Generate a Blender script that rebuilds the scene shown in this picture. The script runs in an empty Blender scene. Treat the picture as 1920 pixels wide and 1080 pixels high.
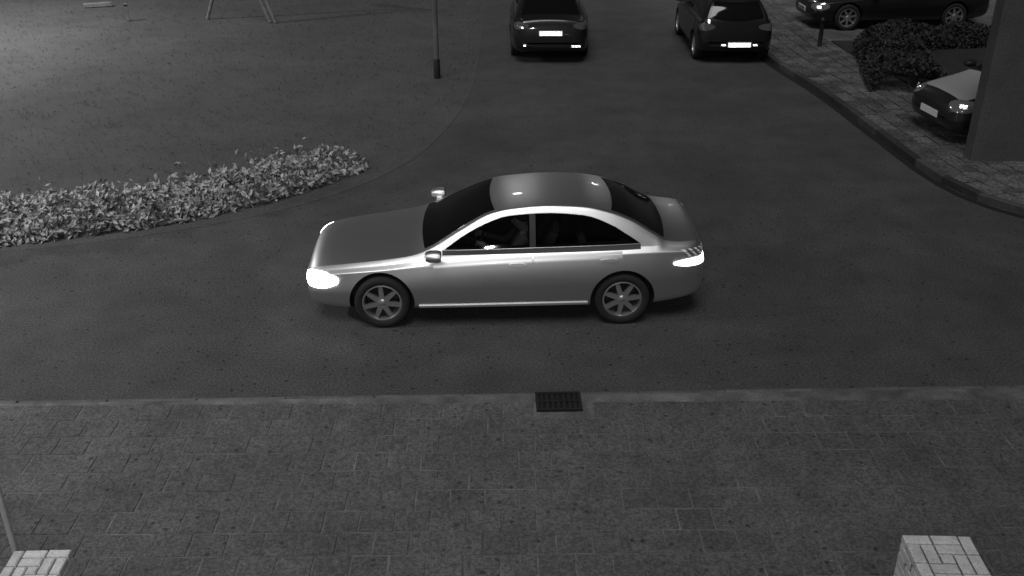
import bpy, bmesh, math, random
from mathutils import Vector, Matrix
from mathutils.bvhtree import BVHTree
R = math.radians
random.seed(7)
S = bpy.context.scene
C = S.collection

# ------------------------------------------------------------ camera, sky, moon-like key, exposure
cd = bpy.data.cameras.new('camera'); cam = bpy.data.objects.new('camera', cd); C.objects.link(cam)
cam.location = (0, 0, 5.6); cam.rotation_euler = (R(90 - 26.6), 0, 0)
cd.sensor_width = 36; cd.lens = 36 * 1880 / 1920; cd.clip_end = 1500
S.camera = cam
W = bpy.data.worlds.new('World'); S.world = W; W.use_nodes = True
nt = W.node_tree; nt.nodes.clear()
sky = nt.nodes.new('ShaderNodeTexSky'); sky.sky_type = 'NISHITA'; sky.sun_disc = False
SUN_EL, SUN_AZ = R(63), R(195)
sky.sun_elevation = SUN_EL; sky.sun_rotation = SUN_AZ
bw = nt.nodes.new('ShaderNodeRGBToBW'); bg = nt.nodes.new('ShaderNodeBackground'); wo = nt.nodes.new('ShaderNodeOutputWorld')
nt.links.new(sky.outputs[0], bw.inputs[0]); nt.links.new(bw.outputs[0], bg.inputs[0]); nt.links.new(bg.outputs[0], wo.inputs[0])
bg.inputs[1].default_value = 0.007
sd = bpy.data.lights.new('sun', 'SUN'); sun = bpy.data.objects.new('sun', sd); C.objects.link(sun)
sd.energy = 1.15; sd.angle = R(30)
tos = Vector((math.sin(SUN_AZ) * math.cos(SUN_EL), math.cos(SUN_AZ) * math.cos(SUN_EL), math.sin(SUN_EL)))
sun.rotation_euler = tos.to_track_quat('Z', 'Y').to_euler(); sun.location = tos * 40
S.view_settings.view_transform = 'Standard'; S.view_settings.look = 'None'
S.view_settings.exposure = 0; S.view_settings.gamma = 1; S.view_settings.use_curve_mapping = False

# ------------------------------------------------------------ materials (the camera sees in grey only)
def mat(name, v, rough=.8, metal=0., var=0., vscale=8., fine=0., fscale=90., bump=0., bscale=60., coat=0., emit=0., objvar=0., flecks=0.):
    m = bpy.data.materials.new(name); m.use_nodes = True
    n = m.node_tree.nodes; l = m.node_tree.links
    b = n['Principled BSDF']
    b.inputs['Roughness'].default_value = rough; b.inputs['Metallic'].default_value = metal
    b.inputs['Coat Weight'].default_value = coat; b.inputs['Coat Roughness'].default_value = .04
    b.inputs['Base Color'].default_value = (v, v, v, 1)
    if emit:
        b.inputs['Emission Color'].default_value = (1, 1, 1, 1); b.inputs['Emission Strength'].default_value = emit
    tc = n.new('ShaderNodeNewGeometry')
    def noise(scale, detail=4, rgh=.6):
        t = n.new('ShaderNodeTexNoise'); t.inputs['Scale'].default_value = scale; t.inputs['Detail'].default_value = detail
        t.inputs['Roughness'].default_value = rgh; l.new(tc.outputs['Position'], t.inputs['Vector']); return t
    def math_(op, a, c=None):
        x = n.new('ShaderNodeMath'); x.operation = op
        for i, q in enumerate((a, c)):
            if q is None: continue
            if isinstance(q, (int, float)): x.inputs[i].default_value = q
            else: l.new(q, x.inputs[i])
        return x.outputs[0]
    val = None
    def mul(x):
        nonlocal val
        val = x if val is None else math_('MULTIPLY', val, x)
    def rng(src, lo, hi, a=.3, c=.7):
        r = n.new('ShaderNodeMapRange'); r.inputs[1].default_value = a; r.inputs[2].default_value = c
        r.inputs[3].default_value = lo; r.inputs[4].default_value = hi; l.new(src, r.inputs[0]); return r.outputs[0]
    if var:
        mul(rng(noise(vscale).outputs['Fac'], 1 - var, 1 + var)); mul(rng(noise(vscale * 4.3, 5).outputs['Fac'], 1 - var * .6, 1 + var * .6))
    if fine: mul(rng(noise(fscale, 3, .7).outputs['Fac'], 1 - fine, 1 + fine, .34, .66))
    if flecks:
        vo = n.new('ShaderNodeTexVoronoi'); vo.inputs['Scale'].default_value = 9; l.new(tc.outputs['Position'], vo.inputs['Vector'])
        sp = n.new('ShaderNodeSeparateColor'); l.new(vo.outputs['Color'], sp.inputs[0])
        gate = math_('GREATER_THAN', sp.outputs[0], .62)
        mul(math_('SUBTRACT', 1, math_('MULTIPLY', gate, rng(vo.outputs['Distance'], flecks, 0, .14, .22))))
        v2 = n.new('ShaderNodeTexVoronoi'); v2.inputs['Scale'].default_value = 7.3; l.new(tc.outputs['Position'], v2.inputs['Vector'])
        mul(rng(v2.outputs['Distance'], 1 + flecks * 1.3, 1, .05, .075))
    if objvar:
        oi = n.new('ShaderNodeObjectInfo'); mul(rng(oi.outputs['Random'], 1 - objvar, 1 + objvar, 0, 1))
    if val is not None:
        val = math_('MULTIPLY', val, v)
        cb = n.new('ShaderNodeCombineColor')
        for i in range(3): l.new(val, cb.inputs[i])
        l.new(cb.outputs[0], b.inputs['Base Color'])
    if bump:
        bp = n.new('ShaderNodeBump'); bp.inputs['Strength'].default_value = bump; bp.inputs['Distance'].default_value = .02
        l.new(noise(bscale, 4, .7).outputs['Fac'], bp.inputs['Height']); l.new(bp.outputs[0], b.inputs['Normal'])
    return m

def glass(name, tint, rough=.02):
    m = bpy.data.materials.new(name); m.use_nodes = True
    n = m.node_tree.nodes; l = m.node_tree.links; n.clear()
    o = n.new('ShaderNodeOutputMaterial'); mx = n.new('ShaderNodeMixShader'); tr = n.new('ShaderNodeBsdfTransparent')
    gl = n.new('ShaderNodeBsdfGlossy'); fr = n.new('ShaderNodeFresnel'); fr.inputs[0].default_value = 1.5
    tr.inputs[0].default_value = (tint, tint, tint, 1); gl.inputs['Roughness'].default_value = rough
    l.new(fr.outputs[0], mx.inputs[0]); l.new(tr.outputs[0], mx.inputs[1]); l.new(gl.outputs[0], mx.inputs[2]); l.new(mx.outputs[0], o.inputs[0])
    return m

M = {}
M['ground'] = mat('earth', .10, .95, var=.25, vscale=.6, fine=.3, bump=.4, bscale=30)
M['soil'] = mat('dark_soil', .022, .95, var=.3, vscale=2, fine=.4, bump=.6, bscale=20)
M['asphalt'] = mat('asphalt', .061, .9, var=.26, vscale=.5, fine=.6, fscale=40, bump=.8, bscale=45, flecks=.65)
M['lawn'] = mat('mown_grass', .066, .95, var=.16, vscale=.5, fine=.3, fscale=22, bump=.6, bscale=26)
M['blade'] = mat('grass_blade', .062, .8, var=.3, vscale=1.5)
M['sand'] = mat('joint_sand', .112, .95, var=.5, vscale=1.3, fine=.4, fscale=60)
M['slab'] = mat('concrete_slab', .088, .88, var=.2, vscale=1.1, fine=.5, fscale=38, bump=.6, bscale=50, objvar=.07, flecks=.6)
M['slab2'] = mat('pale_concrete_slab', .10, .88, var=.4, vscale=2.5, fine=.6, fscale=18, bump=.7, bscale=30, objvar=.35, flecks=.5)
M['kerb'] = mat('kerb_concrete', .10, .85, var=.25, vscale=3, fine=.3, bump=.4, objvar=.15)
M['kerb_dark'] = mat('dark_kerb_granite', .045, .8, var=.3, vscale=3, fine=.3, bump=.4, objvar=.55)
M['black_strip'] = mat('near_black_strip', .008, .9, fine=.4)
M['iron'] = mat('cast_iron', .012, .8, metal=.2, fine=.4, bump=.2)
M['void'] = mat('dark_void', .006, .95)
M['brick'] = mat('pale_brick', .60, .85, var=.16, vscale=9, fine=.14, fscale=70, bump=.5, bscale=55, objvar=.09)
M['mortar'] = mat('mortar', .13, .95, fine=.4, bump=.3)
M['post_pale'] = mat('pale_painted_steel', .42, .5, var=.15, vscale=5)
M['pole_grey'] = mat('galvanised_steel', .13, .6, var=.2, vscale=3)
M['bollard'] = mat('black_paint', .012, .6, var=.2, vscale=6)
M['render'] = mat('wall_render', .10, .95, var=.14, vscale=1.2, fine=.22, fscale=30, bump=.3, bscale=40)
M['wood'] = mat('pale_timber', .17, .8, var=.3, vscale=6)
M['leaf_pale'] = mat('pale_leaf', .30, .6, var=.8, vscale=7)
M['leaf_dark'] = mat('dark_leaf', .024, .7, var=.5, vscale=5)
M['twig'] = mat('twig', .04, .9)
M['silver'] = mat('silver_paint', .80, .40, metal=1, coat=.4, fine=.05, fscale=300)
M['black_paint'] = mat('dark_car_paint', .012, .35, metal=.2, coat=.6)
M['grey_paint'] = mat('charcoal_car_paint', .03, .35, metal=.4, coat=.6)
M['bonnet'] = mat('bonnet_lit_tone', .36, .45, coat=.5)  # pale tone stands for light falling on the driveway car's bonnet
M['waist'] = mat('dark_waist_tone', .05, .6)
M['trim'] = mat('black_trim', .012, .55)
M['chrome'] = mat('bright_trim', .8, .35, metal=.4)
M['glass_dark'] = mat('dark_glass', .006, .05, coat=.3)
M['glass_tint'] = glass('tinted_side_glass', .55)
M['interior'] = mat('dark_cabin', .02, .9)
M['seat'] = mat('seat_cloth', .035, .95, fine=.3)
M['tyre'] = mat('tyre_rubber', .018, .85, fine=.3, bump=.2)
M['rim'] = mat('alloy_rim', .62, .35, metal=.85)
M['lit_head'] = mat('lit_headlight', .9, .2, emit=14)
M['lit_tail'] = mat('lit_tail_lamp', .9, .3, emit=5)
M['lens'] = mat('clear_lamp_lens', .5, .08, metal=.7, coat=1)
M['red_lens'] = mat('tail_lens', .10, .15, coat=1)
M['reflector'] = mat('retro_reflector', .97, .10, metal=1)
M['plate'] = mat('reflective_plate', .85, .5)
M['plate_rib'] = mat('lens_rib', .9, .5, metal=0)
M['skin'] = mat('skin', .30, .6)
M['cloth'] = mat('dark_jacket', .10, .9, fine=.2)
M['hair'] = mat('hair', .02, .7)
M['lamp_head'] = mat('lamp_housing', .08, .5)
M['lamp_glass'] = mat('lit_lamp_glass', .9, .3, emit=90)

# ------------------------------------------------------------ mesh helpers
class MB:
    def __init__(s): s.v = []; s.f = []
    def add(s, vs, fs):
        o = len(s.v); s.v += [tuple(v) for v in vs]; s.f += [tuple(i + o for i in f) for f in fs]; return s
    def box(s, c, d, rz=0, bev=0):
        cx, cy, cz = c; hx, hy, hz = d[0] / 2, d[1] / 2, d[2] / 2
        ca, sa = math.cos(rz), math.sin(rz)
        def T(x, y, z): return (cx + x * ca - y * sa, cy + x * sa + y * ca, cz + z)
        if not bev:
            vs = [T(x, y, z) for z in (-hz, hz) for y in (-hy, hy) for x in (-hx, hx)]
            return s.add(vs, [(0, 2, 3, 1), (4, 5, 7, 6), (0, 1, 5, 4), (2, 6, 7, 3), (0, 4, 6, 2), (1, 3, 7, 5)])
        b = bev; rings = []
        for z, i in ((-hz, 0), (hz - b, 0), (hz, b)):
            rings.append([T(-hx + i, -hy + i, z), T(hx - i, -hy + i, z), T(hx - i, hy - i, z), T(-hx + i, hy - i, z)])
        vs = sum(rings, []); fs = [(3, 2, 1, 0), (8, 9, 10, 11)]
        for k in (0, 4):
            for i in range(4): j = (i + 1) % 4; fs.append((k + i, k + j, k + 4 + j, k + 4 + i))
        return s.add(vs, fs)
    def tube(s, pts, r, n=10, cap=True):
        pts = [Vector(p) for p in pts]; rr = r if isinstance(r, (list, tuple)) else [r] * len(pts)
        vs = []; fs = []
        for i, p in enumerate(pts):
            t = (pts[min(i + 1, len(pts) - 1)] - pts[max(i - 1, 0)]).normalized()
            a = t.cross(Vector((0, 0, 1)));
            if a.length < .05: a = t.cross(Vector((1, 0, 0)))
            a.normalize(); b = t.cross(a)
            for k in range(n):
                an = 2 * math.pi * k / n; vs.append(p + (a * math.cos(an) + b * math.sin(an)) * rr[i])
        for i in range(len(pts) - 1):
            for k in range(n):
                j = (k + 1) % n; fs.append((i * n + k, i * n + j, i * n + n + j, i * n + n + k))
        if cap: fs.append(tuple(range(n))[::-1]); fs.append(tuple((len(pts) - 1) * n + k for k in range(n)))
        return s.add(vs, fs)
    def lathe(s, prof, axis='y', n=32, c=(0, 0, 0), closed=False):
        vs = []; fs = []; m = len(prof)
        for k in range(n):
            a = 2 * math.pi * k / n
            for r, h in prof:
                if axis == 'y': vs.append((c[0] + r * math.cos(a), c[1] + h, c[2] + r * math.sin(a)))
                else: vs.append((c[0] + r * math.cos(a), c[1] + r * math.sin(a), c[2] + h))
        for k in range(n):
            j = (k + 1) % n
            for i in range(m - (0 if closed else 1)):
                q = (i + 1) % m; fs.append((k * m + i, j * m + i, j * m + q, k * m + q))
        return s.add(vs, fs)
    def mesh(s, name, m, smooth=None):
        me = bpy.data.meshes.new(name); me.from_pydata(s.v, [], s.f)
        for x in (m if isinstance(m, list) else [m]): me.materials.append(x)
        bm = bmesh.new(); bm.from_mesh(me); bmesh.ops.recalc_face_normals(bm, faces=bm.faces); bm.to_mesh(me); bm.free()
        if smooth is not None:
            for p in me.polygons: p.use_smooth = True
            me.set_sharp_from_angle(angle=R(smooth))
        return me
    def build(s, name, m, parent=None, smooth=None):
        return link(name, s.mesh(name, m, smooth), parent)
def link(name, me, parent=None, loc=None, rz=None):
    o = bpy.data.objects.new(name, me); C.objects.link(o)
    if parent is not None: o.parent = parent
    if loc is not None: o.location = loc
    if rz is not None: o.rotation_euler.z = rz
    return o
def tag(o, label=None, cat=None, group=None, kind=None):
    for k, v in (('label', label), ('category', cat), ('group', group), ('kind', kind)):
        if v: o[k] = v
    return o
def empty(name, loc=(0, 0, 0), rz=0):
    return link(name, None, None, loc, rz)
def ctab(tab):
    xs = [p[0] for p in tab]; ys = [p[1] for p in tab]; n = len(xs)
    d = [(ys[i + 1] - ys[i]) / (xs[i + 1] - xs[i]) for i in range(n - 1)]
    m = [d[0]] + [0 if d[i - 1] * d[i] <= 0 else 2 * d[i - 1] * d[i] / (d[i - 1] + d[i]) for i in range(1, n - 1)] + [d[-1]]
    def f(x):
        x = max(xs[0], min(xs[-1], x)); i = 0
        while i < n - 2 and x > xs[i + 1]: i += 1
        h = xs[i + 1] - xs[i]; t = (x - xs[i]) / h
        return (2 * t**3 - 3 * t * t + 1) * ys[i] + (t**3 - 2 * t * t + t) * h * m[i] + (-2 * t**3 + 3 * t * t) * ys[i + 1] + (t**3 - t * t) * h * m[i + 1]
    return f
def polyline_resample(pts, step):
    sm = []
    P = [Vector((*p, 0)) for p in pts]
    for i in range(len(P) - 1):
        p0 = P[max(i - 1, 0)]; p1 = P[i]; p2 = P[i + 1]; p3 = P[min(i + 2, len(P) - 1)]
        for k in range(16):
            t = k / 16
            sm.append(.5 * ((2 * p1) + (p2 - p0) * t + (2 * p0 - 5 * p1 + 4 * p2 - p3) * t * t + (3 * p1 - p0 - 3 * p2 + p3) * t**3))
    sm.append(P[-1]); out = [sm[0]]; need = step
    for a, b in zip(sm, sm[1:]):
        L = (b - a).length; pos = 0
        while L - pos >= need:
            pos += need; out.append(a + (b - a) * (pos / L)); need = step
        need -= L - pos
    return out

# ------------------------------------------------------------ setting: ground, road, lawn, pavements
def sheet(name, pts, z, m, thick=0):
    b = MB(); n = len(pts); top = [(p[0], p[1], z) for p in pts]
    if thick:
        b.add(top + [(p[0], p[1], z - thick) for p in pts], [tuple(range(n))] + [(i, (i + 1) % n, n + (i + 1) % n, n + i) for i in range(n)])
    else: b.add(top, [tuple(range(n))])
    o = b.build(name, m); tag(o, kind='structure'); return o
sheet('ground', [(-400, -200), (400, -200), (400, 600), (-400, 600)], -.03, M['ground'])
sheet('road', [(-60, 6), (60, 6), (60, 120), (-60, 120)], 0, M['asphalt'])

LEFT = [(-40, 10.6), (-12, 11.5), (-7.2, 12.2), (-5, 12.85), (-3.2, 13.9), (-1.9, 15.5), (-1.2, 17.6), (-.85, 20.2), (-.75, 24), (-.75, 34), (-.75, 70)]
RIGHT = [(5.45, 70), (5.45, 34), (5.72, 24), (6.26, 19.84), (6.5, 17.2), (6.75, 14.9), (7.3, 13.7), (8.4, 13.05), (10.5, 12.85), (40, 13.5)]
lp = polyline_resample(LEFT, .5); rp = polyline_resample(RIGHT, .35)
def offs(P, d):
    out = []
    for i, p in enumerate(P):
        t = (P[min(i + 1, len(P) - 1)] - P[max(i - 1, 0)]).normalized(); out.append(p + Vector((-t.y, t.x, 0)) * d)
    return out
lawn = sheet('lawn', [tuple(p[:2]) for p in lp] + [(-60, 70), (-60, 10.6)], .005, M['lawn'], .02)
pave_r = sheet('side_pavement', [tuple(p[:2]) for p in offs(rp, .12)] + [(40, 22), (24, 70)], .085, M['sand'], .1)
NEAR = lambda x: 8.72 + .028 * x
near = sheet('front_pavement', [(-30, NEAR(-30) - .06), (30, NEAR(30) - .06), (30, -8), (-30, -8)], .0335, M['sand'], .065)

def kerb_stones(P, parent, m, h, w, L, ymax=60, near_only=None):
    k = 0; step = L; me = MB().box((0, 0, h / 2 - .06), (L - .002, w, h + .12), 0, .015).mesh('kerb_stone', m)
    for i in range(len(P) - 1):
        a, b = P[i], P[i + 1]; c = (a + b) / 2
        if near_only and not near_only(c): continue
        t = b - a; o = link('kerb_stone', me, parent, (c.x - t.normalized().y * w / 2 * 1, c.y + t.normalized().x * w / 2, random.uniform(-.004, .004)), math.atan2(t.y, t.x) + random.uniform(-.004, .004)); k += 1
    return k
kerb_stones(polyline_resample(RIGHT, .8), pave_r, M['kerb_dark'], .125, .12, .8, near_only=lambda c: c.x < 14 and c.y < 42)
nk = [Vector((x, NEAR(x), 0)) for x in [i * .9 - 14 for i in range(33)]]
kerb_stones(nk[::-1], near, M['kerb'], .035, .06, .9)
# near-black flat strip along the side street kerb
b = MB(); q0 = offs(rp, -.004); q1 = offs(rp, -.13); n = len(q0)
b.add([(p.x, p.y, .004) for p in q0] + [(p.x, p.y, .004) for p in q1], [(i, i + 1, n + i + 1, n + i) for i in range(n - 1)])
tag(b.build('kerb_edge_strip', M['black_strip']), kind='structure')

# front paving: running bond of square slabs
slab_me = [MB().box((0, 0, 0), (.3 - g, .28 - g, .05), 0, .003).mesh('paving_slab', M['slab']) for g in (.010, .013, .016)]
spots = []
for r in range(-12, 8):
    yc = 6.995 + r * .28
    for c in range(-60, 61):
        xc = .21 + c * .3 + (.15 if r % 2 else 0); y = yc + .012 * xc
        if y + .16 > NEAR(xc) - .06 or y < 3.6: continue
        if abs(xc - .47) < .36 and abs(y - 8.5) < .30: continue
        if any(abs(xc - px) < .38 and abs(y - py) < .38 for px, py in ((-3.32, 5.3), (2.94, 5.22))): continue
        spots.append((xc, y))
def vis(p):
    dep = p[1] * .894 + 5.6 * .448; sx = abs(p[0]) * 1880 / dep
    return p[1] > 5.95 and sx < 985
vs_ = [p for p in spots if vis(p)]; vs_ = sorted(vs_, key=lambda p: p[1])[:300]; seen = set(vs_)
for p in vs_:
    o = link('paving_slab', random.choice(slab_me), near, (p[0] + random.uniform(-.003, .003), p[1] + random.uniform(-.003, .003), .013 + random.uniform(-.003, .003)), R(.7) + random.uniform(-.006, .006))
    o.rotation_euler.x = random.uniform(-.006, .006); o.rotation_euler.y = random.uniform(-.006, .006)
b = MB()
for p in spots:
    if p in seen or abs(p[0]) > 14: continue
    b.box((p[0], p[1], .013 + random.uniform(-.003, .003)), (.288, .268, .05), R(.7), .004)
tag(b.build('paving_slabs', M['slab'], near), kind='stuff')

# side pavement slabs follow the kerb
sm2 = [MB().box((0, 0, 0), (.30 - g, .30 - g, .05), 0, .008).mesh('pavement_slab', M['slab2']) for g in (.02, .026, .032)]
P3 = polyline_resample(RIGHT[1:-1], .305); cnt = []
for i in range(len(P3) - 1):
    a, bb = P3[i], P3[i + 1]; t = (bb - a).normalized(); nrm = Vector((-t.y, t.x, 0)); c = (a + bb) / 2
    if c.y > 30 or c.x > 9: continue
    for j in range(6):
        q = c + nrm * (.12 + .165 + .305 * j) + t * (.15 if j % 2 else 0)
        cnt.append((q.y, q, math.atan2(t.y, t.x)))
cnt.sort(key=lambda e: e[0])
b = MB()
for k, (y, q, an) in enumerate(cnt):
    if k < 300:
        o = link('pavement_slab', random.choice(sm2), pave_r, (q.x, q.y, .081 + random.uniform(-.006, .009)), an + random.uniform(-.05, .05))
        o.rotation_euler.x = random.uniform(-.025, .025)
    else: b.box((q.x, q.y, .081), (.275, .275, .05), an, .008)
if b.v: tag(b.build('pavement_slabs', M['slab2'], pave_r), kind='stuff')
# garden soil behind the side pavement
inner = offs(rp, 1.98)
gs = [tuple(p[:2]) for p in inner if p.y < 24.6 and p.x < 30]
sheet('garden_ground', gs + [(40, 16), (40, 24.6)], .112, M['soil'], .06)

# drain grate in the front paving
g = empty('drain_grate', (.47, 8.53, 0), R(1.6)); g.location.z = .022; tag(g, 'dark cast iron drain grate set in the paving beside the kerb line', 'drain grate')
fr = MB()
for y in (-.15, .15): fr.box((0, y, .014), (.46, .03, .05))
for x in (-.215, .215): fr.box((x, 0, .0138), (.03, .27, .05))
fr.build('frame', M['iron'], g); MB().box((0, 0, .004), (.40, .27, .02)).build('pit', M['void'], g)
bm_ = MB().box((0, 0, 0), (.026, .27, .03), 0, .004).mesh('bar', M['iron'])
for i in range(7): link('bar', bm_, g, (-.168 + i * .056, 0, .02))
MB().box((0, 0, .0285), (.4, .022, .02)).build('cross_bar', M['iron'], g)

# ------------------------------------------------------------ gate piers of pale brick
def pier(x0, y1, w, top, mirror, label):
    """x0,y1: back edge centre; spiral of bricks on the cap, courses below"""
    e = empty('gate_pier', (x0, y1 - w / 2, 0), R(1.5 if mirror else -2)); tag(e, label, 'gate pier', 'brick gate piers')
    MB().box((0, 0, (top - .03) / 2), (w - .03, w - .03, top - .03)).build('mortar_core', M['mortar'], e)
    u = w / 5.0; J = .013
    cells = [(0, 4, 2, 1), (2, 4, 2, 1), (4, 3, 1, 2), (4, 1, 1, 2), (0, 2, 1, 2), (1, 2, 1, 2), (2, 3, 2, 1), (2, 2, 1, 1), (3, 1, 1, 2), (1, 1, 2, 1), (0, 0, 1, 2), (1, 0, 2, 1), (3, 0, 2, 1)]
    cache = {}
    def brick(c, d, rz=0):
        key = tuple(round(q, 4) for q in d)
        if key not in cache: cache[key] = MB().box((0, 0, 0), d, 0, .007).mesh('brick', M['brick'])
        o = link('brick', cache[key], e, c, rz + random.uniform(-.012, .012)); return o
    for (cx, cy, sx, sy) in cells:
        x = (cx + sx / 2) * u - w / 2; y = (cy + sy / 2) * u - w / 2
        if mirror: x = -x
        brick((x, y, top - .028 + random.uniform(-.003, .003)), (sx * u - J, sy * u - J, .056))
    h = .072; z = top - .06 - h / 2; r = 0
    while z > .02:
        for sd in range(4):
            a = sd * math.pi / 2
            for k in range(2):
                L = w / 2 - J; px = (k - .5) * (w / 2) + (.0 if r % 2 else 0)
                if r % 2: L = w * (.3 if k == 0 else .7) - J; px = -w / 2 + w * .15 if k == 0 else w * .15
                v = Vector((px, -w / 2 + .03, 0)); v.rotate(Matrix.Rotation(a, 3, 'Z'))
                brick((v.x, v.y, z), (L - .012, .05, h - .012), a)
        z -= h; r += 1
    return e
pier(-3.325, 5.54, .415, .75, True, 'narrower pale brick gate pier with a slim steel post beside it')
pier(2.935, 5.46, .475, .95, False, 'wider taller pale brick gate pier with no post beside it')
e = empty('steel_post', (-3.70, 5.80, 0)); tag(e, 'slim pale painted steel post standing behind the narrower brick pier', 'post')
MB().tube([(0, 0, 0), (0, 0, 2.1)], .022, 12).build('shaft', M['post_pale'], e, 40)
MB().lathe([(0, .03), (.03, .03), (.03, 0), (0, 0)], 'z', 12, (0, 0, 2.1)).build('cap', M['post_pale'], e, 40)
MB().box((0, 0, .022), (.13, .13, .03), 0, .004).build('base_plate', M['post_pale'], e)

# ------------------------------------------------------------ lamps, poles, bollard
def street_lamp(x, y, h, arm, power, label, base_dark=True, rad=.055):
    e = empty('street_lamp', (x, y, .03)); tag(e, label, 'street lamp', 'street lamps')
    MB().tube([(0, 0, .35), (0, 0, h)], [rad, rad * .7], 14).build('pole', M['pole_grey'], e, 40)
    MB().tube([(0, 0, 0), (0, 0, .36), (0, 0, .40)], [rad * 1.35, rad * 1.3, rad], 14).build('base_sleeve', M['bollard'], e, 40)
    ax, ay = arm
    MB().tube([(0, 0, h - .03), (ax * .35, ay * .35, h + .14), (ax, ay, h + .17)], .03, 10).build('arm', M['pole_grey'], e, 40)
    an = math.atan2(ay, ax)
    hd = MB().box((ax * 1.12, ay * 1.12, h + .19), (.5, .2, .09), an, .03).build('lamp_housing', M['lamp_head'], e)
    MB().box((ax * 1.12, ay * 1.12, h + .135), (.34, .14, .025), an).build('lamp_glass', M['lamp_glass'], hd)
    ld = bpy.data.lights.new('lamp_light', 'AREA'); ld.shape = 'RECTANGLE'; ld.size = .34; ld.size_y = .14; ld.energy = power; ld.spread = R(170)
    lo = link('lamp_light', ld, hd, (ax * 1.12, ay * 1.12, h + .115), an)
    return e
street_lamp(-1.6, 21.2, 5.6, (.8, -.5), 7, 'slim grey street lamp pole with a dark base sleeve on the grass corner')
street_lamp(-16.2, 24.0, 6.5, (.9, -.2), 1150, 'lit street lamp standing alone on the grass well away from the kerb')
street_lamp(-11.5, 7.6, 6.5, (0, 1.0), 680, 'added unseen street lamp on the front paving lighting the left of the road')  # unseen lamp, added to brighten the left side of the road
street_lamp(7.0, 33.0, 6.2, (-1.0, 0), 80, 'lit street lamp on the side pavement beyond the parked cars')
street_lamp(-1.7, 39.0, 6.2, (1.0, 0), 60, 'lit street lamp on the verge far up the side street')

e = empty('house_wall', (0, -.75, 0)); tag(e, 'plain house wall behind the front paving', 'wall')
MB().box((0, -.15, 3.5), (14, .3, 7.0), 0, .01).build('wall_face', M['render'], e)
e = empty('security_lamp', (-.22, -.62, 5.47)); tag(e, 'lit security lamp on a bracket on the house wall', 'lamp')
MB().box((0, -.06, 0), (.14, .02, .14)).build('wall_plate', M['lamp_head'], e)
MB().tube([(0, -.06, 0), (0, .18, -.02)], .022, 10).build('bracket', M['lamp_head'], e, 40)
MB().lathe([(0, .14), (.10, .14), (.14, .20), (.15, .30), (.165, .31), (.165, .30)], 'y', 24).build('housing', M['lamp_head'], e, 40)
fl = bpy.data.lights.new('lamp_light', 'SPOT'); fl.energy = 600; fl.spot_size = R(95); fl.spot_blend = 1.0; fl.shadow_soft_size = .14
fo = link('lamp_light', fl, e, (0, .30, 0)); fo.rotation_euler = (R(90 - 17), 0, R(10))

e = empty('bollard', (7.25, 23.7, .08)); tag(e, 'slim black bollard at the back edge of the side pavement', 'bollard')
MB().lathe([(0, 0), (.062, 0), (.062, .05), (.05, .07), (.047, .60), (.058, .615), (.058, .65), (.03, .69), (0, .70)], 'z', 16).build('post', M['bollard'], e, 40)
MB().lathe([(.0505, .50), (.0505, .55)], 'z', 16).build('band', M['trim'], e, 40)

# ------------------------------------------------------------ tall rendered wall at the right, gate, far posts on the lawn
e = empty('garden_wall', (7.5, 15.6, 0)); tag(e, 'tall plain rendered garden wall ending beside the driveway', 'wall')
MB().box((4.2, .14, 1.55), (8.4, .28, 3.1), 0, .01).build('wall_face', M['render'], e)
for i in range(14): MB().box((.3 + i * .6, .14, 3.13), (.59, .36, .07), 0, .012).build('coping_stone', M['render'], e)

e = empty('garden_gate', (12.0, 29.2, .1)); tag(e, 'pale garden gate between two posts beyond the dark parked car', 'gate')
for x in (-.75, .75): MB().box((x, 0, .75), (.13, .13, 1.5), 0, .02).build('gate_post', M['wood'], e)
for z in (.3, 1.0): MB().box((0, .02, z), (1.36, .04, .09)).build('rail', M['wood'], e)
for i in range(8): MB().box((-.58 + i * .166, -.025, .68), (.09, .03, 1.05), 0, .005).build('picket', M['wood'], e)

e = empty('timber_frame', (-7.2, 26.9, .03)); tag(e, 'pale timber A-frame of slanted poles on the grass', 'frame')
for yy, q in ((0, 0), (-.05, .16)):
    MB().tube([(.82 + q, yy - .1, 0), (.02 + q, yy, 2.3)], .045, 8).build('leg', M['wood'], e, 40)
MB().tube([(-.95, .35, 0), (-.02, .1, 2.32)], .045, 8).build('leg', M['wood'], e, 40)
MB().tube([(-.7, .4, 2.33), (.6, -.2, 2.33)], .05, 8).build('top_bar', M['wood'], e, 40)
e = empty('marker_post', (-10.2, 27.0, .03)); tag(e, 'short pale marker post standing in the grass', 'post')
MB().box((0, 0, .22), (.08, .08, .44), .3, .015).build('post', M['wood'], e); MB().box((0, 0, .40), (.086, .086, .05), .3).build('band', M['bollard'], e)
e = MB().box((0, 0, .05), (.75, .14, .10), .35, .01).build('edging_board', M['wood']); e.location = (-11.7, 28.9, .03); tag(e, 'pale board lying on the grass near the marker post', 'board')

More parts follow.
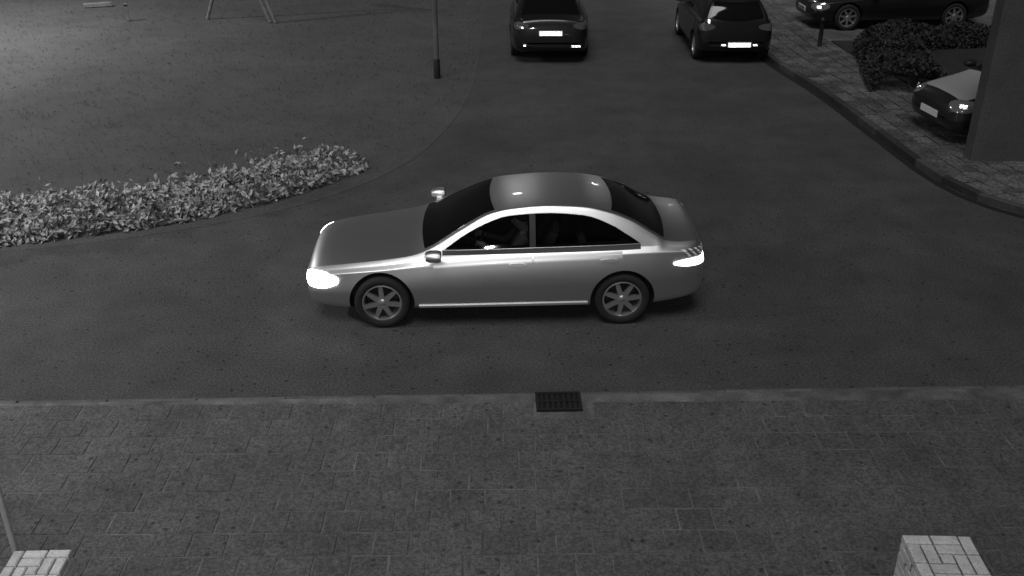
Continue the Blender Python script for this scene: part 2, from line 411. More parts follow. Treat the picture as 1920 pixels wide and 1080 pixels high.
# ------------------------------------------------------------ hedges
def hedge(name, label, path, width, height, count, size, leafm, group=None, sparse_end=0., base=.03, scatter=False):
    c0 = path[0]; e = empty(name, (c0[0], c0[1], base)); tag(e, label, 'hedge', group)
    P = polyline_resample(path, .1); L = len(P); v = []; f = []
    bump = [(random.uniform(0, L), random.uniform(-.5, .5), random.uniform(.6, 1.25)) for _ in range(60)]
    for k in range(count):
        u = random.random()
        if sparse_end and random.random() < sparse_end * max(0, (u - .45) / .55): continue
        i = min(int(u * (L - 1)), L - 2); p = P[i]; t = (P[i + 1] - p).normalized(); nr = Vector((-t.y, t.x, 0))
        hl = .75 + .25 * math.sin(u * 41) * math.sin(u * 17.3 + 1) + .14 * math.sin(u * 97)
        a = random.uniform(0, math.pi); rad = random.uniform(.72, 1.05) ** .6
        lat = math.cos(a) * width / 2 * rad; z = math.sin(a) ** .7 * height * hl * rad * (1 - .55 * max(0, u - .5) * 2)
        if scatter and random.random() < .16: lat = random.uniform(-.5, .95) * width; z = abs(random.gauss(0, .12))
        q = p + t * random.uniform(0, .1) + nr * lat - Vector((*c0, 0)); q.z = max(.015, z)
        nn = Vector((random.gauss(0, .7), random.gauss(-.15, .7), random.gauss(.55, .5))).normalized()
        a1 = nn.orthogonal().normalized(); a1.rotate(Matrix.Rotation(random.uniform(0, 6.28), 3, nn)); a2 = nn.cross(a1)
        s = size * random.uniform(.6, 1.35); o = len(v)
        v += [tuple(q + a1 * s), tuple(q + a2 * s * .45 + nn * s * .12), tuple(q - a1 * s), tuple(q - a2 * s * .45 + nn * s * .12)]
        f += [(o, o + 1, o + 2), (o, o + 2, o + 3)]
    me = bpy.data.meshes.new('foliage'); me.from_pydata(v, [], f); me.materials.append(leafm)
    o = link('foliage', me, e); tag(o, kind='stuff')
    tb = MB()
    for k in range(int(L * .35)):
        p = random.choice(P) - Vector((*c0, 0)); q = Vector((p.x + random.uniform(-.3, .3) * width, p.y + random.uniform(-.3, .3) * width, 0))
        tb.tube([q, q + Vector((random.uniform(-.12, .12), random.uniform(-.12, .12), height * .4))], [.012, .005], 4)
    tag(tb.build('stems', M['twig'], e), kind='stuff')
    return e
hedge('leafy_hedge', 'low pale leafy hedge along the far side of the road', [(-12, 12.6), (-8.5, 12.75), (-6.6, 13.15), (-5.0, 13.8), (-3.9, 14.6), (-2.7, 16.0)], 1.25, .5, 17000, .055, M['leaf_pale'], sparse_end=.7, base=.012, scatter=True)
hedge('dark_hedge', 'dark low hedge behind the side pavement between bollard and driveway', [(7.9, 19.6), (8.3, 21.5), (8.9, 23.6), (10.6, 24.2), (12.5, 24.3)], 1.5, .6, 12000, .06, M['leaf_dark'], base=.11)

# short grass tufts on the lawn corner
v = []; f = []
for k in range(9000):
    x = random.uniform(-16, -.8); y = random.uniform(12.5, 40)
    if y < 12.3 + max(0, x + 8) * .2 + max(0, x + 5) * .65 + max(0, x + 2) * 2.5: continue
    for j in range(3):
        a = random.uniform(0, 6.28); h = random.uniform(.02, .055); w = .006; o = len(v)
        dx, dy = math.cos(a), math.sin(a); lx, ly = random.gauss(0, .025), random.gauss(0, .025)
        xx, yy = x + random.gauss(0, .03), y + random.gauss(0, .03)
        v += [(xx - dx * w, yy - dy * w, .03), (xx + dx * w, yy + dy * w, .03), (xx + lx, yy + ly, .03 + h)]; f.append((o, o + 1, o + 2))
me = bpy.data.meshes.new('grass'); me.from_pydata(v, [], f); me.materials.append(M['blade'])
tag(link('grass', me), 'short grass growing on the open lawn corner', 'grass', kind='stuff')

# ------------------------------------------------------------ cars
def spline(ctrl, per):
    out = []
    for i in range(1, len(ctrl) - 2):
        p = ctrl[i - 1:i + 3]
        for k in range(per):
            t = k / per
            w = ((1 - t)**3 / 6, (3 * t**3 - 6 * t * t + 4) / 6, (-3 * t**3 + 3 * t * t + 3 * t + 1) / 6, t**3 / 6)
            out.append((sum(w[j] * p[j][0] for j in range(4)), sum(w[j] * p[j][1] for j in range(4))))
    p = ctrl[-4:]; out.append(tuple((p[1][j] + 4 * p[2][j] + p[3][j]) / 6 for j in range(2)))
    return out

SEDAN = dict(
    W=[(-.88, .52), (-.86, .64), (-.80, .745), (-.65, .82), (-.3, .87), (.2, .895), (1, .905), (2.4, .905), (3.0, .885), (3.4, .845), (3.6, .785), (3.69, .70), (3.72, .60)],
    ZB=[(-.88, .34), (-.82, .25), (-.5, .2), (0, .19), (3, .2), (3.5, .25), (3.68, .31), (3.72, .38)],
    ZS=[(-.88, .50), (-.85, .56), (-.7, .635), (-.4, .68), (0, .72), (.5, .775), (1.3, .83), (2.4, .875), (3.1, .89), (3.5, .88), (3.66, .82), (3.70, .68), (3.72, .58)],
    ZR=[(-.88, .53), (-.85, .625), (-.7, .70), (-.4, .75), (0, .80), (.35, .855), (.55, .925), (.9, 1.115), (1.25, 1.285), (1.5, 1.335), (1.9, 1.362), (2.3, 1.348), (2.6, 1.29), (2.85, 1.20), (3.1, 1.06), (3.25, .985), (3.4, .963), (3.6, .952), (3.66, .90), (3.70, .73), (3.72, .61)],
    wb=2.75, x0=-.88, x1=3.72, r=.32)
HATCH = dict(
    W=[(-.78, .50), (-.76, .62), (-.70, .72), (-.55, .79), (-.2, .83), (.3, .85), (1, .86), (2.4, .86), (2.8, .84), (3.0, .80), (3.10, .72), (3.13, .62)],
    ZB=[(-.78, .34), (-.72, .25), (-.4, .2), (0, .19), (2.7, .2), (3.0, .27), (3.10, .33), (3.13, .40)],
    ZS=[(-.78, .52), (-.75, .58), (-.6, .66), (-.3, .73), (0, .78), (.5, .83), (1.3, .87), (2.4, .90), (2.9, .90), (3.05, .84), (3.10, .70), (3.13, .60)],
    ZR=[(-.78, .55), (-.75, .63), (-.6, .73), (-.3, .80), (0, .86), (.2, .91), (.4, .99), (.75, 1.20), (1.05, 1.36), (1.4, 1.41), (1.9, 1.43), (2.4, 1.40), (2.7, 1.34), (2.85, 1.22), (2.97, 1.04), (3.04, .92), (3.09, .76), (3.13, .63)],
    wb=2.5, x0=-.78, x1=3.13, r=.30)

def car_body_mesh(D, n=96, per=4):
    Wf, ZB, ZS, ZR = (ctab(D[k]) for k in ('W', 'ZB', 'ZS', 'ZR'))
    xs = []
    for i in range(n + 1):
        t = i / n; t = t + .35 * math.sin(2 * math.pi * t) / (2 * math.pi) * -1 * 1.6
        xs.append(D['x0'] + (D['x1'] - D['x0']) * t)
    mb = MB(); rings = []
    for x in xs:
        w, zb, zs, zr = Wf(x), ZB(x), ZS(x), ZR(x)
        zbelt = min(zs + .06, zr - .02) if zr > zs + .08 else zs + (zr - zs) * .6
        zbelt = zs + .06 if zr - zs > .14 else zs + (zr - zs) * .45
        yb = .89 * w; yr = yb - .06 * min(1, w / .8) - max(0, zr - zbelt - .05) * .49
        cr = (.055 if zr < 1.1 else .055 - .022 * min(1, (zr - 1.1) / .2)) * min(1, w / .8)
        c = [(-.8 * w, zb), (0, zb), (.8 * w, zb), (.8 * w, zb), (.955 * w, zb + .05), (.985 * w, zb + .13), (1.0 * w, zs * .42 + zb * .58), (1.012 * w, zs * .55 + zb * .45), (1.0 * w, zs - .15), (.955 * w, zs - .005), (.955 * w, zs), (.915 * w, zs * .4 + zbelt * .6), (yb, zbelt), (yb, zbelt),
             (yb * .5 + yr * .5 + .034 * min(1, max(0, zr - zbelt) / .35), zbelt * .5 + zr * .5), (yr, zr), (yr, zr), (.62 * yr, zr + cr * .75), (0, zr + cr), (-.62 * yr, zr + cr * .75)]
        rings.append(spline(c, per))
    m = len(rings[0]); V = []; F = []
    full = 2 * m - 2
    for x, rg in zip(xs, rings):
        V += [(x, -y, z) for y, z in rg] + [(x, y, z) for y, z in rg[-2:0:-1]]
    for i in range(len(xs) - 1):
        for k in range(full):
            j = (k + 1) % full; F.append((i * full + k, i * full + j, (i + 1) * full + j, (i + 1) * full + k))
    F.append(tuple(range(full))[::-1]); F.append(tuple((len(xs) - 1) * full + k for k in range(full)))
    mb.add(V, F); return mb

def boolean(me, cutters, mats):
    o = link('tmp', me); made = [o]
    for c in cutters:
        cm = c.mesh('cut', mats);
        for p in cm.polygons: p.material_index = 1
        k = link('cut', cm); made.append(k)
        md = o.modifiers.new('b', 'BOOLEAN'); md.operation = 'DIFFERENCE'; md.solver = 'EXACT'; md.object = k
    dg = bpy.context.evaluated_depsgraph_get(); dg.update()
    out = bpy.data.meshes.new_from_object(o.evaluated_get(dg))
    for k in made: bpy.data.objects.remove(k)
    return out

def patch(bvh, name, m, parent, ctr, right, up, d, fn, n=14, k=8, off=.003, thick=.006, smooth=40):
    """surface piece lying on the body: fn(s,t)->(a,b) in the plane, shot along d, lifted off the surface"""
    ctr, right, up, d = Vector(ctr), Vector(right).normalized(), Vector(up).normalized(), Vector(d).normalized()
    top = []; bot = []
    last = None
    for i in range(n + 1):
        for j in range(k + 1):
            a, b = fn(i / n, j / k); o = ctr + right * a + up * b - d * 3
            h, nr, _, _ = bvh.ray_cast(o, d)
            if h is None: h = last[0] + (right * 0); nr = last[1]
            last = (h, nr)
            top.append(h + nr * off); bot.append(h - nr * thick)
    N = len(top); q = lambda i, j: i * (k + 1) + j; F = []
    for i in range(n):
        for j in range(k):
            F.append((q(i, j), q(i + 1, j), q(i + 1, j + 1), q(i, j + 1)))
    per = [q(i, 0) for i in range(n)] + [q(n, j) for j in range(k)] + [q(i, k) for i in range(n, 0, -1)] + [q(0, j) for j in range(k, 0, -1)]
    for a, b in zip(per, per[1:] + per[:1]): F.append((a, b, b + N, a + N))
    return MB().add(top + bot, F).build(name, m, parent, smooth)

def prisms(name, w, h, cell, parent, loc, rz):
    """retro-reflective sheeting: a sheet of cube corners facing -x local front, flat back"""
    mb = MB(); a = cell; H = a * math.sqrt(3) / 2; dep = a / math.sqrt(6); rows = max(1, int(h / H)); cols = max(1, int(w / a))
    for r_ in range(rows):
        for c_ in range(2 * cols):
            y0 = -w / 2 + c_ * a / 2; z0 = -h / 2 + r_ * H; upt = (r_ + c_) % 2 == 0
            t = [(y0, z0), (y0 + a, z0), (y0 + a / 2, z0 + H)] if upt else [(y0, z0 + H), (y0 + a / 2, z0), (y0 + a, z0 + H)]
            cy = sum(p[0] for p in t) / 3; cz = sum(p[1] for p in t) / 3
            V = [(0, p[0], p[1]) for p in t] + [(-dep, cy, cz)]
            mb.add(V, [(0, 1, 3), (1, 2, 3), (2, 0, 3)])
    o = mb.build(name, M['reflector'], parent); o.location = loc; o.rotation_euler.z = rz; return o

def rounded(hw, hh, ex=3.0, skew=0.):
    def fn(s, t):
        a = (s * 2 - 1); b = (t * 2 - 1)
        ma = (1 - abs(b)**ex * .0); x = a * (1 - .28 * abs(b)**ex); y = b * (1 - .28 * abs(a)**ex)
        return x * hw + skew * y, y * hh
    return fn

def wheel_proto(r):
    tw = .105; ri = r * .70
    ty = MB().lathe([(ri, -tw * .8), (ri + .02, -tw * .95), (r - .03, -tw), (r - .008, -tw * .82), (r, -tw * .5), (r, tw * .5), (r - .008, tw * .82), (r - .03, tw), (ri + .02, tw * .95), (ri, tw * .8)], 'y', 40, closed=True).mesh('tyre', M['tyre'], 50)
    rm = MB().lathe([(ri + .004, -tw * .82), (ri - .012, -tw * .86), (ri - .022, -tw * .6), (ri - .03, tw * .5), (ri - .012, tw * .8), (ri + .004, tw * .8)], 'y', 40)
    for k in range(7):
        a = 2 * math.pi * k / 7 + .2; ca, sa = math.cos(a), math.sin(a)
        def T(rad, lat, y): return (rad * ca - lat * sa, y, rad * sa + lat * ca)
        rm.add([T(.03, -.032, -tw * .78), T(.03, .032, -tw * .78), T(ri - .012, .022, -tw * .72), T(ri - .012, -.022, -tw * .72), T(.03, -.032, -tw * .4), T(.03, .032, -tw * .4), T(ri - .012, .022, -tw * .35), T(ri - .012, -.022, -tw * .35)],
               [(0, 1, 2, 3), (4, 7, 6, 5), (0, 4, 5, 1), (1, 5, 6, 2), (2, 6, 7, 3), (3, 7, 4, 0)])
    rm.lathe([(0, -tw * .9), (.035, -tw * .88), (.05, -tw * .78), (.05, -tw * .3), (0, -tw * .3)], 'y', 20)
    rim = rm.mesh('rim', M['rim'], 35)
    br = MB().lathe([(0, 0), (ri - .045, 0), (ri - .045, .02), (0, .02)], 'y', 24).mesh('brake_disc', M['trim'], 40)
    return ty, rim, br

def make_car(name, D, paint, loc, rz, label, cat='car', group=None, main=False, lights=None):
    e = empty(name, loc, rz); tag(e, label, cat, group)
    mats = [paint, M['interior']]
    me = car_body_mesh(D, 110 if main else 64, 5 if main else 3).mesh('body', mats, 60)
    bm = bmesh.new(); bm.from_mesh(me); bvh = BVHTree.FromBMesh(bm); bm.free()
    r, wb = D['r'], D['wb']; cut = []
    for x in (0, wb):
        for s in (-1, 1):
            cut.append(MB().lathe([(0, s * .56), (r + .05, s * .56), (r + .055, s * 1.3), (0, s * 1.3)], 'y', 36, (x, 0, r + .01)))
    if main:
        bot = lambda x: .928 + (x - .72) * .0245
        top = ctab([(.72, .93), (.95, 1.075), (1.2, 1.195), (1.45, 1.268), (1.9, 1.295), (2.3, 1.272), (2.6, 1.18), (2.8, 1.07), (2.94, .985)])
        A, B = .72, 2.94
        xs = [A + (B - A) * i / 24 for i in range(25)]
        ring = [(x, bot(x)) for x in xs] + [(x, top(x)) for x in xs[-2:0:-1]]
        k = len(ring); c = MB()
        c.add([(x, -1.2, z) for x, z in ring] + [(x, 1.2, z) for x, z in ring], [tuple(range(k)), tuple(range(2 * k - 1, k - 1, -1))] + [(i, k + i, k + (i + 1) % k, (i + 1) % k) for i in range(k)])
        cut.append(c)
        c = MB(); vv = []
        for z, a, b2, y in ((.33, .95, 2.33, .70), (.75, .84, 2.35, .73), (.90, .80, 2.80, .73), (1.30, 1.45, 2.35, .50)):
            vv += [(a, -y, z), (b2, -y, z), (b2, y, z), (a, y, z)]
        ff = [(3, 2, 1, 0), (12, 13, 14, 15)]
        for q in (0, 4, 8):
            for i in range(4): j = (i + 1) % 4; ff.append((q + i, q + j, q + 4 + j, q + 4 + i))
        c.add(vv, ff); cut.append(c)
    me = boolean(me, cut, mats)
    for p in me.polygons: p.use_smooth = True
    me.set_sharp_from_angle(angle=R(38)); me.name = 'body'
    link('body', me, e)
    ty, rim, br = wheel_proto(r)
    ytr = max(p[1] for p in D['W']) - .125
    for x in (0, wb):
        for s in (-1, 1):
            wo = link('tyre', ty, e); wo.name = 'wheel'
            wo.location = (x, s * ytr, r); wo.rotation_euler = (0, random.uniform(0, 1), 0 if s < 0 else math.pi)
            link('rim', rim, wo); link('brake_disc', br, wo)
    side = dict(right=(1, 0, 0), up=(0, 0, 1))
    hatch = D is HATCH
    for s in (-1, 1):
        dd = (0, -s, 0); org = (0, s * 1.0, 0)
        # side glass
        if main:
            pil = 1.72
            for a, b2 in ((A + .012, pil - .035), (pil + .035, B - .012)):
                fn = lambda u, t, a=a, b2=b2: ((a + (b2 - a) * u), (bot(a + (b2 - a) * u) + .002) * (1 - t) + (top(a + (b2 - a) * u) - .002) * t)
                patch(bvh, 'side_window', M['glass_tint'], e, org, (1, 0, 0), (0, 0, 1), dd, fn, 24, 8, -.012, .016)
            fn = lambda u, t: (pil - .034 + .068 * u, (bot(pil) - .01) * (1 - t) + (top(pil) + .01) * t)
            patch(bvh, 'door_pillar', M['trim'], e, org, (1, 0, 0), (0, 0, 1), dd, fn, 2, 6, -.006, .03)
            ft = lambda u, t: (A - .02 + (B - A + .04) * u, (top(A - .02 + (B - A + .04) * u) + .004 + .014 * t))
            patch(bvh, 'window_trim', M['silver'], e, org, (1, 0, 0), (0, 0, 1), dd, ft, 40, 2, .004, .004)
            ft = lambda u, t: (A - .02 + (B - A + .02) * u, bot(A + (B - A) * u) - .055 + .051 * t)
            patch(bvh, 'waist_strip', M['waist'], e, org, (1, 0, 0), (0, 0, 1), dd, ft, 40, 2, .004, .004)  # darker strip along the body just below the side windows
        else:
            if hatch: bt = lambda x: .955 + (x - .5) * .012; tp = ctab([(.5, .97), (.8, 1.15), (1.1, 1.30), (1.5, 1.35), (2.2, 1.34), (2.55, 1.28), (2.75, 1.12), (2.82, 1.0)]); a0, b0 = .52, 2.8
            else: bt = lambda x: .928 + (x - .72) * .0245; tp = ctab([(.72, .94), (.95, 1.075), (1.2, 1.195), (1.45, 1.268), (1.9, 1.302), (2.3, 1.285), (2.6, 1.225), (2.85, 1.115), (3.0, 1.0)]); a0, b0 = .73, 2.99
            mid = (a0 + b0) / 2
            for a, b2 in ((a0, mid - .03), (mid + .03, b0)):
                fn = lambda u, t, a=a, b2=b2: ((a + (b2 - a) * u), bt(a + (b2 - a) * u) * (1 - t) + tp(a + (b2 - a) * u) * t)
                patch(bvh, 'side_window', M['glass_dark'], e, org, (1, 0, 0), (0, 0, 1), dd, fn, 14, 5, .003, .006)
        # doors, proud of the body shell so that real gaps show
        zs_ = ctab(D['ZS']); k1 = 1.72 if not hatch else 1.62; f0 = .60 if not hatch else .52
        def door(a, b2, arch):
            def fn(u, t):
                z = .325 + (zs_(a + (b2 - a) * u) + .03 - .325) * t
                hi = b2
                if arch:
                    q = (r + .075)**2 - (z - r - .01)**2
                    hi = min(b2, wb - math.sqrt(max(0, q)) - .0) if q > 0 else b2
                return a + (hi - a) * u, z
            return fn
        for a, b2, ar in ((f0, k1 - .005, False), (k1 + .005, wb - .02, True)):
            dr = patch(bvh, 'door', paint, e, org, (1, 0, 0), (0, 0, 1), dd, door(a, b2, ar), 16, 14, .004, .006)
            hx = b2 - .17 if not ar else b2 - .15
            patch(bvh, 'handle', paint, dr, org, (1, 0, 0), (0, 0, 1), dd, lambda u, t, hx=hx: (rounded(.10, .016)(u, t)[0] + hx, rounded(.10, .016)(u, t)[1] + zs_(hx) - .055), 8, 4, .03, .0)
        # sill
        fn = lambda u, t: (.42 + (wb - .82) * u, .262 + .03 * t + u * .02)
        patch(bvh, 'sill_trim', M['chrome'] if main else M['trim'], e, org, (1, 0, 0), (0, 0, 1), dd, fn, 16, 3, .014, .004)
        # mirror
        mx = .60 if not hatch else .44; mz = .945 if not hatch else .98
        wv = ctab(D['W'])(mx)
        mo = MB()
        prof = [(-.09, .02), (-.075, .05), (-.03, .066), (.05, .07), (.085, .062), (.09, .03)]
        rings = []
        for q, hh in prof:
            rings.append([(mx + q, s * (wv + .07 + math.cos(a) * .085 * (hh / .07) ** .5), mz + math.sin(a) * hh) for a in [2 * math.pi * i / 12 for i in range(12)]])
        F = [tuple(range(12)), tuple(range(71, 59, -1))]
        for i in range(5):
            for j in range(12): F.append((i * 12 + j, i * 12 + (j + 1) % 12, i * 12 + 12 + (j + 1) % 12, i * 12 + 12 + j))
        mo.add(sum(rings, []), F); mo.box((mx + .02, s * (wv - .01), mz - .05), (.07, .14, .03))
        mir = mo.build('mirror', M['silver'] if main else paint, e, 40)
        MB().box((mx + .092, s * (wv + .07), mz), (.006, .12, .085), 0).build('mirror_glass', M['glass_dark'], mir)
        # headlight wraps the front corner
        hx, hy, hz = (-.60, .60, .58) if not hatch else (-.52, .56, .67)
        d3 = Vector((.62, -s * .78, 0)); rt = Vector((.78, s * .62, 0))
        d3h = d3.normalized()
        hl = patch(bvh, 'headlight', M['lit_head'] if main else M['lens'], e, (hx, s * hy, hz), rt, (0, 0, 1), d3, lambda u, t: (rounded(.235, .086)(u, t)[0], rounded(.235, .086)(u, t)[1] + .04 * rounded(.235, .086)(u, t)[0]), 12, 6, .012, .01)
        # tail lamp wraps the rear corner
        txx, tz = D['x1'] - .13, (.845 if not hatch else .82)
        d3 = Vector((-.60, -s * .80, 0)); rt = Vector((-.80, s * .60, 0))
        if main:
            patch(bvh, 'tail_lamp', M['lit_tail'], e, (txx - .05, s * .68, .755), rt, (0, 0, 1), d3, lambda u, t: rounded(.28, .042)(u, t), 14, 4, .012, .01)
            tl = patch(bvh, 'tail_lens', M['red_lens'], e, (txx, s * .68, .865), rt, (0, 0, 1), d3, lambda u, t: rounded(.20, .042)(u, t), 14, 4, .008, .01)
            for i in range(5):
                for j in range(3):
                    patch(bvh, 'lens_rib', M['plate_rib'], tl, (txx, s * .68, .865), rt, (0, 0, 1), d3, lambda u, t, i=i, j=j: (-.17 + i * .072 + u * .03 + (t + j) * .022, -.034 + j * .024 + t * .017), 1, 1, .014, .002)
        else:
            patch(bvh, 'tail_lamp', M['red_lens'], e, (txx, s * .66, tz), rt, (0, 0, 1), d3, lambda u, t: rounded(.17, .075)(u, t), 10, 5, .01, .01)
        if (lights or {}).get('glint'):
            h, nr, _, _ = bvh.ray_cast(Vector((hx, s * hy, hz)) - d3h * 3, d3h)
            prisms('lamp_reflector', .13, .09, .03, hl, h + nr * .034, math.atan2(-d3h.y, -d3h.x))
    # windscreen and rear window lie on the sloping body, shot from above
    if not hatch: ws, rw = (.50, 1.30), (2.62, 3.22)
    else: ws, rw = (.36, 1.08), (2.74, 3.0)
    ZRf = ctab(D['ZR']); Wf = ctab(D['W']); ZSf = ctab(D['ZS'])
    def halfw(x):
        zr = ZRf(x); zb = ZSf(x) + .06; return .89 * Wf(x) - .06 - max(0, zr - zb - .05) * .49
    def scr(a, b2, ins):
        def fn(u, t):
            x = a + (b2 - a) * u; w = halfw(x) - ins
            return x - .05 * (1 - (2 * t - 1)**2) * (1 if a < 1.5 else -1) , (2 * t - 1) * w
        return fn
    patch(bvh, 'windscreen', M['glass_dark'], e, (0, 0, 2), (1, 0, 0), (0, 1, 0), (0, 0, -1), scr(*ws, .05), 14, 14, .004, .006)
    patch(bvh, 'rear_window', M['glass_dark'], e, (0, 0, 2), (1, 0, 0), (0, 1, 0), (0, 0, -1), scr(*rw, .06), 12, 14, .004, .006)
    # nose and tail
    fz = .49 if not hatch else .52
    patch(bvh, 'grille', M['trim'], e, (-2, 0, fz), (0, 1, 0), (0, 0, 1), (1, 0, 0), rounded(.36, .055), 12, 4, .006, .01)
    patch(bvh, 'lower_grille', M['trim'], e, (-2, 0, .385), (0, 1, 0), (0, 0, 1), (1, 0, 0), rounded(.42, .03), 12, 3, .006, .01)
    x0, x1 = D['x0'], D['x1']
    fp = MB().box((x0 - .018, 0, .44), (.012, .52, .115), 0).build('licence_plate', M['plate'], e)
    if not (lights or {}).get('plain'): prisms('reflective_face', .50, .10, .014, fp, (x0 - .040, 0, .44), math.pi)
    L = lights or {}
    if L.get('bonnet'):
        patch(bvh, 'bonnet', M['bonnet'], e, (0, 0, 2), (1, 0, 0), (0, 1, 0), (0, 0, -1), lambda u, t: (-.60 + .88 * u, (2 * t - 1) * (.60 + .06 * u)), 14, 14, .004, .006)  # bonnet overlay with the lit look put into its colour
    pz, po = L.get('plate', (.60, 0)); xr = x1 - .02
    h, nr, _, _ = bvh.ray_cast(Vector((5, po, pz)), Vector((-1, 0, 0)))
    xp = (h.x if h else xr) + .012; fp = MB().box((xp, po, pz), (.012, .52, .115), 0).build('licence_plate', M['plate'], e); prisms('reflective_face', .50, .10, .014, fp, (xp + .022, po, pz), 0)
    for (yy, zz, ww, hh, mm) in L.get('refl', []):
        h, nr, _, _ = bvh.ray_cast(Vector((5, yy, zz)), Vector((-1, 0, 0)))
        if h:
            fp = MB().box((h.x + .006, yy, zz), (.014, ww + .02, hh + .02), 0).build('reflector', M['red_lens'], e); prisms('reflective_face', ww, hh, .025, fp, (h.x + .026, yy, zz), 0)
    patch(bvh, 'bumper_strip', M['trim'], e, (5, 0, .42), (0, 1, 0), (0, 0, 1), (-1, 0, 0), rounded(.62, .03), 14, 3, .008, .01)
    if main:
        for (sx, sy) in ((1.62, -.36), (1.62, .36)):
            st = MB().box((sx - .12, sy, .44), (.5, .48, .16), 0, .04).build('seat', M['seat'], e)
            MB().add([(sx + .10, sy - .23, .5), (sx + .22, sy - .23, .5), (sx + .40, sy - .2, 1.0), (sx + .31, sy - .2, 1.0), (sx + .10, sy + .23, .5), (sx + .22, sy + .23, .5), (sx + .40, sy + .2, 1.0), (sx + .31, sy + .2, 1.0)],
                     [(0, 1, 2, 3), (4, 7, 6, 5), (0, 4, 5, 1), (1, 5, 6, 2), (2, 6, 7, 3), (3, 7, 4, 0)]).build('seat_back', M['seat'], st)
            MB().box((sx + .38, sy, 1.08), (.08, .26, .14), 0, .03).build('headrest', M['seat'], st)
        rb = MB().box((2.16, 0, .44), (.34, 1.3, .18), 0, .04).build('rear_seat', M['seat'], e)
        MB().box((2.30, 0, .72), (.09, 1.3, .5), 0, .03).build('seat_back', M['seat'], rb)
        sw = MB(); ctr = Vector((1.10, -.36, .86)); ax = Vector((-.9, 0, .42)).normalized(); a1 = Vector((0, 1, 0)); a2 = ax.cross(a1)
        sw.tube([ctr + (a1 * math.cos(t) + a2 * math.sin(t)) * .18 for t in [2 * math.pi * i / 24 for i in range(25)]], .014, 8, False)
        sw.tube([ctr - a1 * .17, ctr + a1 * .17], .012, 6); sw.tube([ctr, ctr - Vector((.18, 0, -.06)) * -1 * -1], .02, 6)
        sw.build('steering_wheel', M['trim'], e, 40)
    return e, bvh

CAR = (-1.512, 11.02, 0)
silver, _ = make_car('sedan_car', SEDAN, M['silver'], CAR, R(2.0), 'silver sedan with its headlight lit driving along the road', main=True)
RO = R(90)
make_car('parked_car', SEDAN, M['black_paint'], (.86 + 0, 26.1, 0), R(-90), 'dark parked car with a single white plate above two bumper reflectors', group='cars parked along the side street',
         lights=dict(plate=(.70, 0), refl=[(.56, .42, .20, .05, 'reflector'), (-.58, .44, .06, .06, 'reflector'), (-.64, .82, .05, .05, 'reflector')]))
make_car('parked_car', HATCH, M['black_paint'], (4.98, 25.5, 0), R(-90), 'dark parked hatchback at the side street kerb with reflectors flanking its plate', group='cars parked along the side street',
         lights=dict(plate=(.45, .08), refl=[(.43, .45, .12, .05, 'reflector'), (-.27, .45, .12, .05, 'reflector'), (-.62, .95, .07, .09, 'reflector')]))
make_car('driveway_car', HATCH, M['grey_paint'], (8.05, 17.15, .112), R(10), 'dark small car with light painted into its bonnet colour parked nose out beside the tall wall', group='cars parked off the street', lights=dict(bonnet=1, glint=1, plain=1))
make_car('driveway_car', SEDAN, M['black_paint'], (8.35, 26.35, .085), R(4), 'dark car standing side on behind the bollard with one bright wheel', group='cars parked off the street', lights=dict(glint=1))

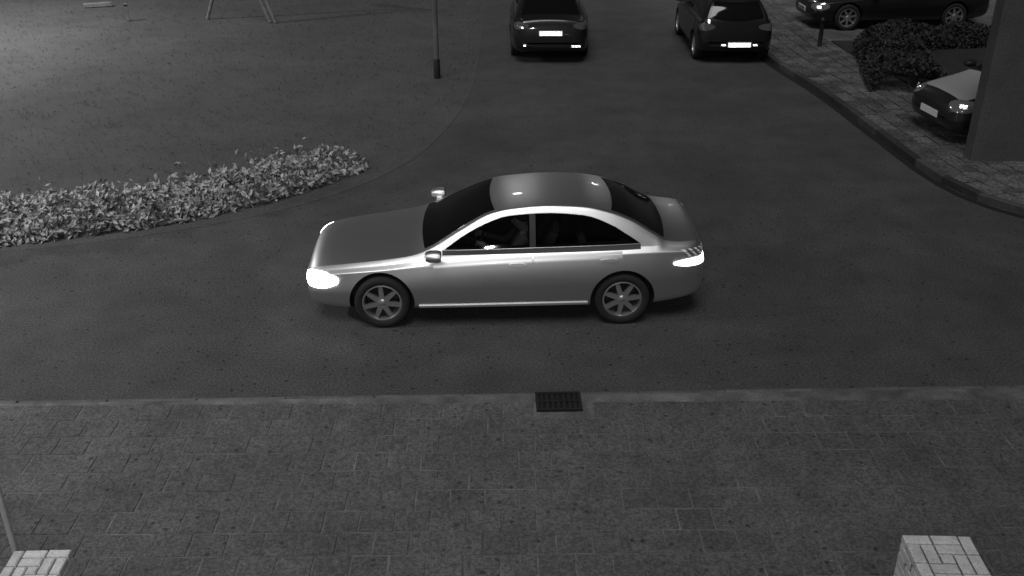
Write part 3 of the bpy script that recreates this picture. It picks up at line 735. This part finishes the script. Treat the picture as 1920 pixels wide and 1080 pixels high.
# ------------------------------------------------------------ driver of the silver sedan
def driver():
    J = {'pel': ((1.56, 0, .62), .15), 'bel': ((1.60, 0, .74), .145), 'che': ((1.64, 0, .90), .155), 'nek': ((1.63, 0, 1.02), .058), 'chin': ((1.59, 0, 1.075), .068), 'head': ((1.60, 0, 1.14), .092), 'crn': ((1.61, 0, 1.195), .07), 'nose': ((1.485, 0, 1.115), .014)}
    E = [('pel', 'bel'), ('bel', 'che'), ('che', 'nek'), ('nek', 'chin'), ('chin', 'head'), ('head', 'crn'), ('chin', 'nose')]
    for s, k in ((-1, 'l'), (1, 'r')):
        J['sh' + k] = ((1.63, s * .19, .945), .068); J['el' + k] = ((1.42, s * .25, .76), .05); J['wr' + k] = ((1.20, s * .17, .865), .032); J['ha' + k] = ((1.13, s * .165, .90), .038)
        J['hip' + k] = ((1.52, s * .10, .60), .10); J['kn' + k] = ((1.12, s * .16, .66), .066); J['an' + k] = ((.98, s * .14, .40), .045)
        E += [('che', 'sh' + k), ('sh' + k, 'el' + k), ('el' + k, 'wr' + k), ('wr' + k, 'ha' + k), ('pel', 'hip' + k), ('hip' + k, 'kn' + k), ('kn' + k, 'an' + k)]
        for fi in range(4):
            a = 'f%s%d' % (k, fi); J[a] = ((1.085 - .006 * fi, s * (.19 - .014 * fi), .925 - .022 * fi), .010); b = a + 'b'; J[b] = ((1.10, s * (.16 - .008 * fi), .935 - .024 * fi), .009)
            E += [('ha' + k, a), (a, b)]
        J['th' + k] = ((1.12, s * .12, .925), .011); E.append(('ha' + k, 'th' + k))
    ks = list(J); me = bpy.data.meshes.new('person'); me.from_pydata([J[k][0] for k in ks], [(ks.index(a), ks.index(b)) for a, b in E], [])
    o = link('tmp', me); md = o.modifiers.new('s', 'SKIN'); sv = me.skin_vertices[0].data
    for i, k in enumerate(ks): sv[i].radius = (J[k][1], J[k][1]); sv[i].use_root = (k == 'pel')
    sb = o.modifiers.new('u', 'SUBSURF'); sb.levels = 2; sb.render_levels = 2
    dg = bpy.context.evaluated_depsgraph_get(); dg.update()
    out = bpy.data.meshes.new_from_object(o.evaluated_get(dg)); bpy.data.objects.remove(o)
    out.materials.clear(); out.materials.append(M['cloth']); out.materials.append(M['skin'])
    for p in out.polygons:
        p.use_smooth = True; c = p.center
        p.material_index = 1 if (c.z > 1.0 or (c.x < 1.19 and c.z > .8)) else 0
    mw = Matrix.Translation(CAR) @ Matrix.Rotation(R(2.0), 4, 'Z')
    base = Vector((1.50, -.36, 0)); out.transform(Matrix.Translation((-1.56, 0, -.52)))
    p = link('person', out, None, mw @ Vector((1.56, -.36, .52)), R(2.0))
    tag(p, 'person in a dark jacket at the wheel of the silver sedan', 'person')
    hm = MB(); V = []; F = []
    for i in range(7):
        th = i / 6 * 1.75
        for j in range(16): a = 2 * math.pi * j / 16; V.append((.062 + .112 * math.sin(th) * math.cos(a) , .10 * math.sin(th) * math.sin(a), .625 + .10 * math.cos(th) * (1 if math.cos(a) < .2 else 1.0) + (.05 * max(0, -math.cos(a)) if i > 3 else 0)))
    for i in range(6):
        for j in range(16): F.append((i * 16 + j, i * 16 + (j + 1) % 16, i * 16 + 16 + (j + 1) % 16, i * 16 + 16 + j))
    hm.add(V, F).build('hair', M['hair'], p, 60)
driver()
